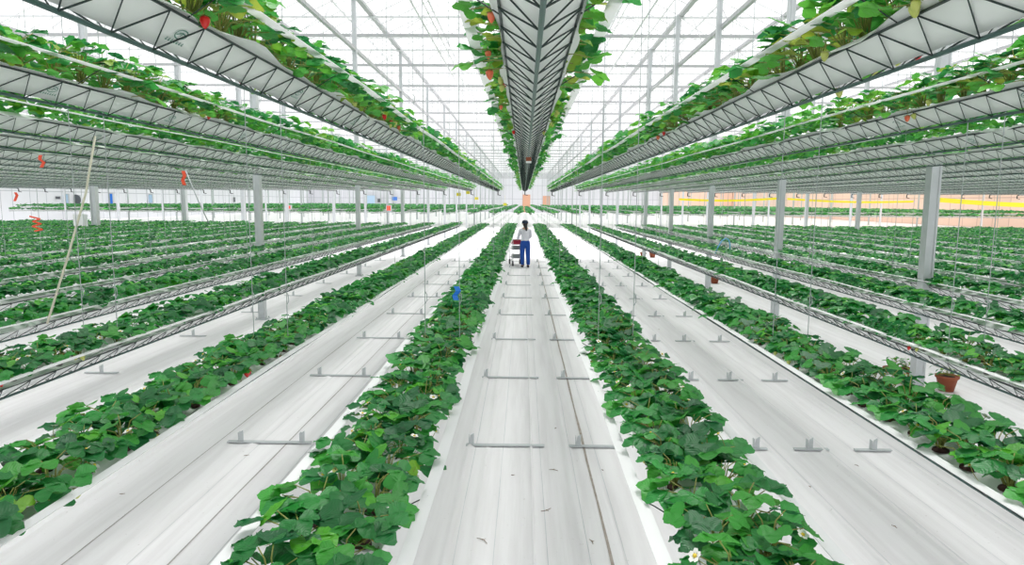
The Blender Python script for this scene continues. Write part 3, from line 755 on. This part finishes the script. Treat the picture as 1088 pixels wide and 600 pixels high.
def crate(x, y, z, label):
    mb = MB(); 
    for c, d in (((0, -.13, .07), (.34, .01, .14)), ((0, .13, .07), (.34, .01, .14)), ((-.17, 0, .07), (.01, .27, .14)), ((.17, 0, .07), (.01, .27, .14)), ((0, 0, .008), (.34, .26, .012))): mb.box(c, d)
    for s_ in (-1, 1): mb.box((0, s_ * .138, .13), (.36, .012, .02)); mb.box((s_ * .176, 0, .13), (.012, .28, .02))
    o = put('crate', mb.mesh('crate', M['crate']), None, (x, y, z), (0, 0, R(10))); tag(o, label, 'crate', 'red crates on the cart')
crate(-.225, 24.56, .81, 'red harvest crate on the top of the cart, nearer the worker')
crate(-.28, 24.86, .81, 'red harvest crate on the top of the cart, farther from the worker')

for z, lab, y in ((.306, 'grey harvest crate on the lowest shelf of the cart', 24.8), (.626, 'grey harvest crate on the middle shelf of the cart', 24.75)):
    mb = MB()
    for c, d in (((0, -.13, .05), (.34, .01, .1)), ((0, .13, .05), (.34, .01, .1)), ((-.17, 0, .05), (.01, .27, .1)), ((.17, 0, .05), (.01, .27, .1)), ((0, 0, .008), (.34, .26, .012))): mb.box(c, d)
    for s_ in (-1, 1): mb.box((0, s_ * .138, .1), (.36, .012, .02))
    o = put('crate', mb.mesh('crate', M['grey']), None, (-.265, y, z), (0, 0, R(10))); tag(o, lab, 'crate', 'grey crates on the cart')
# ------------------------------------------------------------------ pots on the floor
def pot(x, y, s, label, seed, leaves='leaf'):
    t = empty('potted_plant', (x, y, .002)); t.scale = (s, s, s)
    mb = MB(); mb.lathe([(.001, 0), (.085, 0), (.12, .17), (.135, .17), (.135, .2), (.122, .2), (.115, .185), (.001, .18)], 24); put('pot', mb.mesh('pot', M['terra'], True), t)
    mb = MB(); mb.lathe([(.112, .178), (.06, .192), (.001, .196)], 16); put('soil', mb.mesh('soil', M['soil'], True), t)
    r = random.Random(seed); fo = MB(); sm = MB()
    for i in range(26):
        a = r.uniform(0, 6.28); rad = r.uniform(.03, .17); z = .2 + r.uniform(.03, .2) - rad * .5; tip = Vector((rad * math.cos(a), rad * math.sin(a), z))
        fo.tone = r.choice((.3, .6, .8, .95)); d = Vector((math.cos(a), math.sin(a), r.uniform(-.7, .6))).normalized()
        leaflet(fo, tip, d, Vector((r.uniform(-.3, .3), r.uniform(-.3, .3), 1)).normalized(), r.uniform(.05, .09), r.uniform(.03, .05), .2, .3, 5)
        sm.tube([(0, 0, .19), (tip.x * .5, tip.y * .5, z * .9), tip], .002, 4)
    put('foliage', fo.mesh('foliage', M['leaf'], True, True), t); put('stems', sm.mesh('stems', M['stem']), t)
    tag(t, label, 'potted plant', 'terracotta pots on the floor')
pot(5.42, 8.3, 1.0, 'terracotta pot with small plant in front of the first column right of the aisle', 1)
pot(4.98, 8.75, .9, 'terracotta pot on the aisle side of the first column right of the aisle', 2)
pot(5.2, 8.8, .8, 'small terracotta pot partly hidden behind the first column right', 3)
pot(5.7, 19.6, 1.1, 'distant terracotta pot with leaves behind the third column right of aisle', 4)
pot(5.65, 28.9, 1.2, 'very distant terracotta pot near the far end of the second aisle right', 5)
pot(5.25, 28.9, 1.1, 'very distant terracotta pot on the aisle side of its neighbour', 6)

# ------------------------------------------------------------------ ribbons, cords, hoses, tags
def ribbon(pts, wd, m, label, name='ribbon', cat='ribbon', group=None):
    mb = MB(); P = [Vector(p) for p in pts]; vs = []
    for i, p in enumerate(P):
        vs += [p + Vector((-wd / 2, 0, 0)), p + Vector((wd / 2, 0, 0)), p + Vector((wd / 2, .002, 0)), p + Vector((-wd / 2, .002, 0))]
    mb.add(vs, [(4 * i + k, 4 * i + (k + 1) % 4, 4 * i + 4 + (k + 1) % 4, 4 * i + 4 + k) for i in range(len(P) - 1) for k in range(4)])
    o = put(name, mb.mesh(name, m)); tag(o, label, cat, group); return o
G = 'orange marker ribbons'
ribbon([(-4.76, 6.5, 2.78), (-4.77, 6.5, 2.74), (-4.74, 6.51, 2.71), (-4.76, 6.5, 2.66)], .035, M['ribbon'], 'short orange ribbon hanging under the raised beds at the upper left', group=G)
ribbon([(-5.26, 10.2, 2.80), (-5.24, 10.2, 2.72), (-5.28, 10.21, 2.66), (-5.25, 10.2, 2.58)], .055, M['ribbon'], 'orange ribbon under the raised beds just left of the first grey column', group=G)
mb = MB(); zz = [(-.07, .16), (.05, .13), (-.04, .1), (.06, .07), (-.05, .04), (.07, 0), (-.03, -.02)]
for (a, b), (c, d) in zip(zz[:-1], zz[1:]): mb.tube([(a, 0, b), (c, .01, d)], .01, 5)
o = put('ribbon', mb.mesh('ribbon', M['ribbon']), None, (-5.98, 8.0, 1.98)); tag(o, 'tangled orange ribbon hanging low at the far left above the beds', 'ribbon', G)
mb = MB(); mb.tube([(0, 0, -.4), (0, 0, .92)], .003, 5); o = put('hanging_cord', mb.mesh('cord', M['wire']), None, (-5.96, 8.03, 1.9)); tag(o, 'thin grey cord holding the tangled orange ribbon', 'cord')
ribbon([(-6.98, 9.0, 2.44), (-6.96, 9.0, 2.40), (-7.0, 9.0, 2.32)], .04, M['ribbon'], 'orange ribbon at the far left against the pale wall', group=G)
ribbon([(-.44 - .0, 4.29, 1.80), (-.425, 4.28, 1.77), (-.45, 4.29, 1.74), (-.44, 4.28, 1.71)], .035, M['blue'], 'small blue ribbon tied on the cable of the first low bed left', group=None)
mb = MB(); mb.tube([(-3.2, 4.95, 2.82), (-3.3, 4.95, 2.4), (-3.48, 4.95, 1.9), (-3.66, 4.93, 1.4)], .008, 6); o = put('cord', mb.mesh('cord', M['rope'], True)); tag(o, 'pale slanting hose from the raised beds down to the low beds, far left', 'hose')
mb = MB(); mb.tube([(-5.22, 10.2, 2.8), (-5.05, 10.2, 2.35), (-4.9, 10.2, 2.0)], .008, 6); o = put('cord', mb.mesh('cord', M['wire'], True)); tag(o, 'grey slanting cord beside the orange ribbon left of the first column', 'cord')
hx, hy = 4.03, 13.3
mb = MB(); mb.tube([(hx - .17, hy, 1.36), (hx - .12, hy, 1.5), (hx - .05, hy, 1.62), (hx + .03, hy, 1.67), (hx + .09, hy, 1.63), (hx + .12, hy, 1.52), (hx + .11, hy, 1.42)], .013, 8); o = put('blue_hose', mb.mesh('hose', M['lblue'], True)); tag(o, 'light blue hose bent in an arch over the fourth low bed right', 'hose')
mb = MB(); mb.box((0, 0, 0), (.05, .002, .035), 0); mb.box((0, 0, -.028), (.05, .002, .02), 1)
o = put('tag_card', mb.mesh('tag', [M['terra'], M['white']]), None, (C0, 6.2, Z_UP - .045)); tag(o, 'small orange and white card under the bed over the aisle', 'tag')
def ytape(x0, y0, z0, x1, y1, z1, wd, label):
    mb = MB(); vs = []; n = 12
    for i in range(n + 1):
        t = i / n; x, y, z = x0 + (x1 - x0) * t, y0 + (y1 - y0) * t, z0 + (z1 - z0) * t - .08 * math.sin(math.pi * t)
        vs += [(x, y, z - wd / 2), (x, y, z + wd / 2), (x, y + .003, z + wd / 2), (x, y + .003, z - wd / 2)]
    mb.add(vs, [(4 * i + k, 4 * i + (k + 1) % 4, 4 * i + 4 + (k + 1) % 4, 4 * i + 4 + k) for i in range(n) for k in range(4)])
    o = put('yellow_tape', mb.mesh('tape', M['yellow'])); tag(o, label, 'tape', 'yellow tapes at the far right')
ytape(18.2, 30, 2.62, 26, 31, 2.36, .2, 'broad yellow tape strung near the far end at the right')
ytape(7.2, 31, 2.55, 11.8, 31, 2.62, .1, 'narrow yellow tape strung left of its broader neighbour, near the first columns')
ytape(12.2, 31, 2.6, 18.0, 31, 2.52, .09, 'narrow sagging yellow tape between the other two')
for i, (px_, py_, Y) in enumerate([(487, 207, 26), (506, 211, 30), (536, 217, 30), (497, 205, 28)]):
    u = 700 / Y; mb = MB(); mb.box((0, 0, 0), (.16, .004, .12)); mb.tube([(0, 0, .06), (0, 0, .4)], .002, 4)
    o = put('sticky_trap', mb.mesh('trap', M['yellow']), None, ((px_ - 556) / u, Y, CAM_H - (py_ - 215) / u)); tag(o, 'yellow sticky insect card hanging near the far end, %s from the left' % nth(i + 1), 'sticky trap', 'yellow sticky cards')

# electrical cabinet by the wide column
t = empty('control_box', (-14.85, 21.9, 1.35)); mb = MB(); mb.box((0, 0, .2), (.36, .2, .62)); put('case', mb.mesh('case', M['film']), t)
mb = MB(); mb.box((0, -.104, .2), (.33, .01, .58)); put('door', mb.mesh('door', M['white']), t)
mb = MB(); mb.tube([(.1, -.115, .05), (.1, -.13, .05)], .012, 8); put('lock', mb.mesh('lock', M['dgrey']), t)
tag(t, 'pale electrical control box fixed beside the wide column at the left', 'control box')

# ------------------------------------------------------------------ things on the far walls
def wallpx(px_, py_, Y): u = 700 / Y; return (px_ - 556) / u, CAM_H - (py_ - 215) / u
def door_(x, z0, z1, wd, m, name):
    mb = MB(); mb.box((x, Y1 - .08, (z0 + z1) / 2), (wd, .1, z1 - z0)); 
    for s_ in (-1, 1): mb.box((x + s_ * wd / 2, Y1 - .12, (z0 + z1) / 2), (.12, .16, z1 - z0))
    mb.box((x, Y1 - .12, z1), (wd + .12, .16, .12)); o = put(name, mb.mesh(name, m)); tag(o, kind='structure')
door_(.6, 0, 4.2, 1.7, M['door'], 'door_1'); door_(5.4, 1.0, 3.9, 1.6, M['door'], 'door_2')
def wall_item(px_, py_, w_, h_, m, name, label, cat, Y=159):
    x = (px_ - 556) / 700 * Y
    if x < XL: Y = Y * XL / x * .995; x = XL + .35
    u = 700 / Y; z = CAM_H - (py_ - 215 + (px_ - 544) * -.007) / u; t = empty(name, (x, Y, z))
    a, b = w_ / u, h_ / u
    mb = MB(); mb.box((0, 0, 0), (a, .15, b)); put('panel', mb.mesh('panel', m), t)
    mb = MB()
    for s_ in (-1, 1): mb.box((s_ * a / 2, -.02, 0), (.07, .2, b + .07)); mb.box((0, -.02, s_ * b / 2), (a, .2, .07))
    put('frame', mb.mesh('frame', M['grey']), t); tag(t, label, cat)
    if Y == 58:
        mb = MB(); mb.tube([(0, .1, -z), (0, .1, b / 2)], .03, 6); put('post', mb.mesh('post', M['galv']), t)
    return t
wall_item(67, 211, 6, 10, M['panelblue'], 'wall_panel', 'pale blue tall panel on the far left wall', 'panel')
f = wall_item(78, 212, 8, 9, M['grey'], 'wall_fan', 'dark round fan set in the far left wall', 'fan')
mb = MB(); vs = [(1.0 * .6 * math.cos(k * math.pi / 8), 0, .6 * math.sin(k * math.pi / 8)) for k in range(16)]; 
mb.add([(x, -.13, z) for x, _, z in vs] + [(x * .2, -.16, z * .2) for x, _, z in vs], [(k, (k + 1) % 16, 16 + (k + 1) % 16, 16 + k) for k in range(16)] + [tuple(range(16, 32))]); put('fan_disc', mb.mesh('fan', M['dgrey']), f)
wall_item(116, 211, 3.5, 11, M['blue'], 'wall_banner', 'strong blue upright banner on the wall right of the wide column', 'banner')
wall_item(158, 211, 5, 9, M['panelblue'], 'wall_cabinet', 'pale blue cabinet on the wall between second and third left columns', 'cabinet')
wall_item(58, 210, 7, 3, M['dgrey'], 'wall_heater', 'small dark heater on the wall left of the pale blue panel', 'heater')
wall_item(248, 212, 2, 5, M['dgrey'], 'wall_meter', 'small dark meter on the wall just left of the first near column', 'meter')
wall_item(394, 212, 9, 9, M['panelblue'], 'wall_window', 'pale blue framed window pane on the far wall right of the second column', 'window panel')
wall_item(403, 213, 4, 4, M['dgrey'], 'wall_speaker', 'small square black box on the far wall beside the blue pane', 'box')
wall_item(419, 211, 6, 4, M['blue'], 'wall_sign', 'small blue sign high on the far wall left of the third column', 'sign')
wall_item(413, 221, 5, 6, M['ribbon'], 'notice_board', 'orange notice hanging below the blue sign', 'notice', 58)
wall_item(307, 220, 4, 4, M['ribbon'], 'notice_board', 'orange notice beside the beds right of the first near column', 'notice', 58)
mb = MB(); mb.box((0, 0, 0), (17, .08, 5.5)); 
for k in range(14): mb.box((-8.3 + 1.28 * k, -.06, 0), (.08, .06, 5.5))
o = put('warm_tint_curtain', mb.mesh('curtain', M['peach']), None, (41.3, Y1 - .3, 2.8)); tag(o, 'peach curtain added to carry painted warm light, right end of the far wall', 'curtain')  # added in front of the wall to hold the painted warm tint

# ------------------------------------------------------------------ litter on the floor
spots = [(588, 500, .12), (512, 575, .16), (590, 455, .06), (628, 576, .1), (580, 542, .14), (262, 484, .07), (310, 470, .06), (860, 520, .05), (910, 495, .06), (950, 560, .07), (700, 350, .05), (640, 500, .04), (545, 505, .05), (130, 525, .06)]
for i, (px_, py_, L_) in enumerate(spots):
    p = cam.matrix_world.to_3x3() @ Vector(((px_ - 544) / F_PX, (300 - py_) / F_PX, -1)); s_ = -CAM_H / p.z; q = Vector((0, 0, CAM_H)) + p * s_
    mb = MB(); a = rng.uniform(0, 3); d = Vector((math.cos(a), math.sin(a), 0)) * L_ / 3
    mb.tube([q - d + Vector((0, 0, .006 + fh(q.x))), q + Vector((d.y * .3, -d.x * .3, .008 + fh(q.x))), q + d + Vector((0, 0, .006 + fh(q.x)))], [.002, .003, .0015], 5); mb.tube([q + Vector((0, 0, .008 + fh(q.x))), q + Vector((d.y * .7, -d.x * .7, .008 + fh(q.x)))], .0015, 4)
    o = put('dry_twig', mb.mesh('twig', M['twig'])); tag(o, 'tiny dry twig on the white floor, %s counting along from the first seen' % nth(i + 1), 'twig', 'dry twigs on the floor')
bpy.context.view_layer.update()
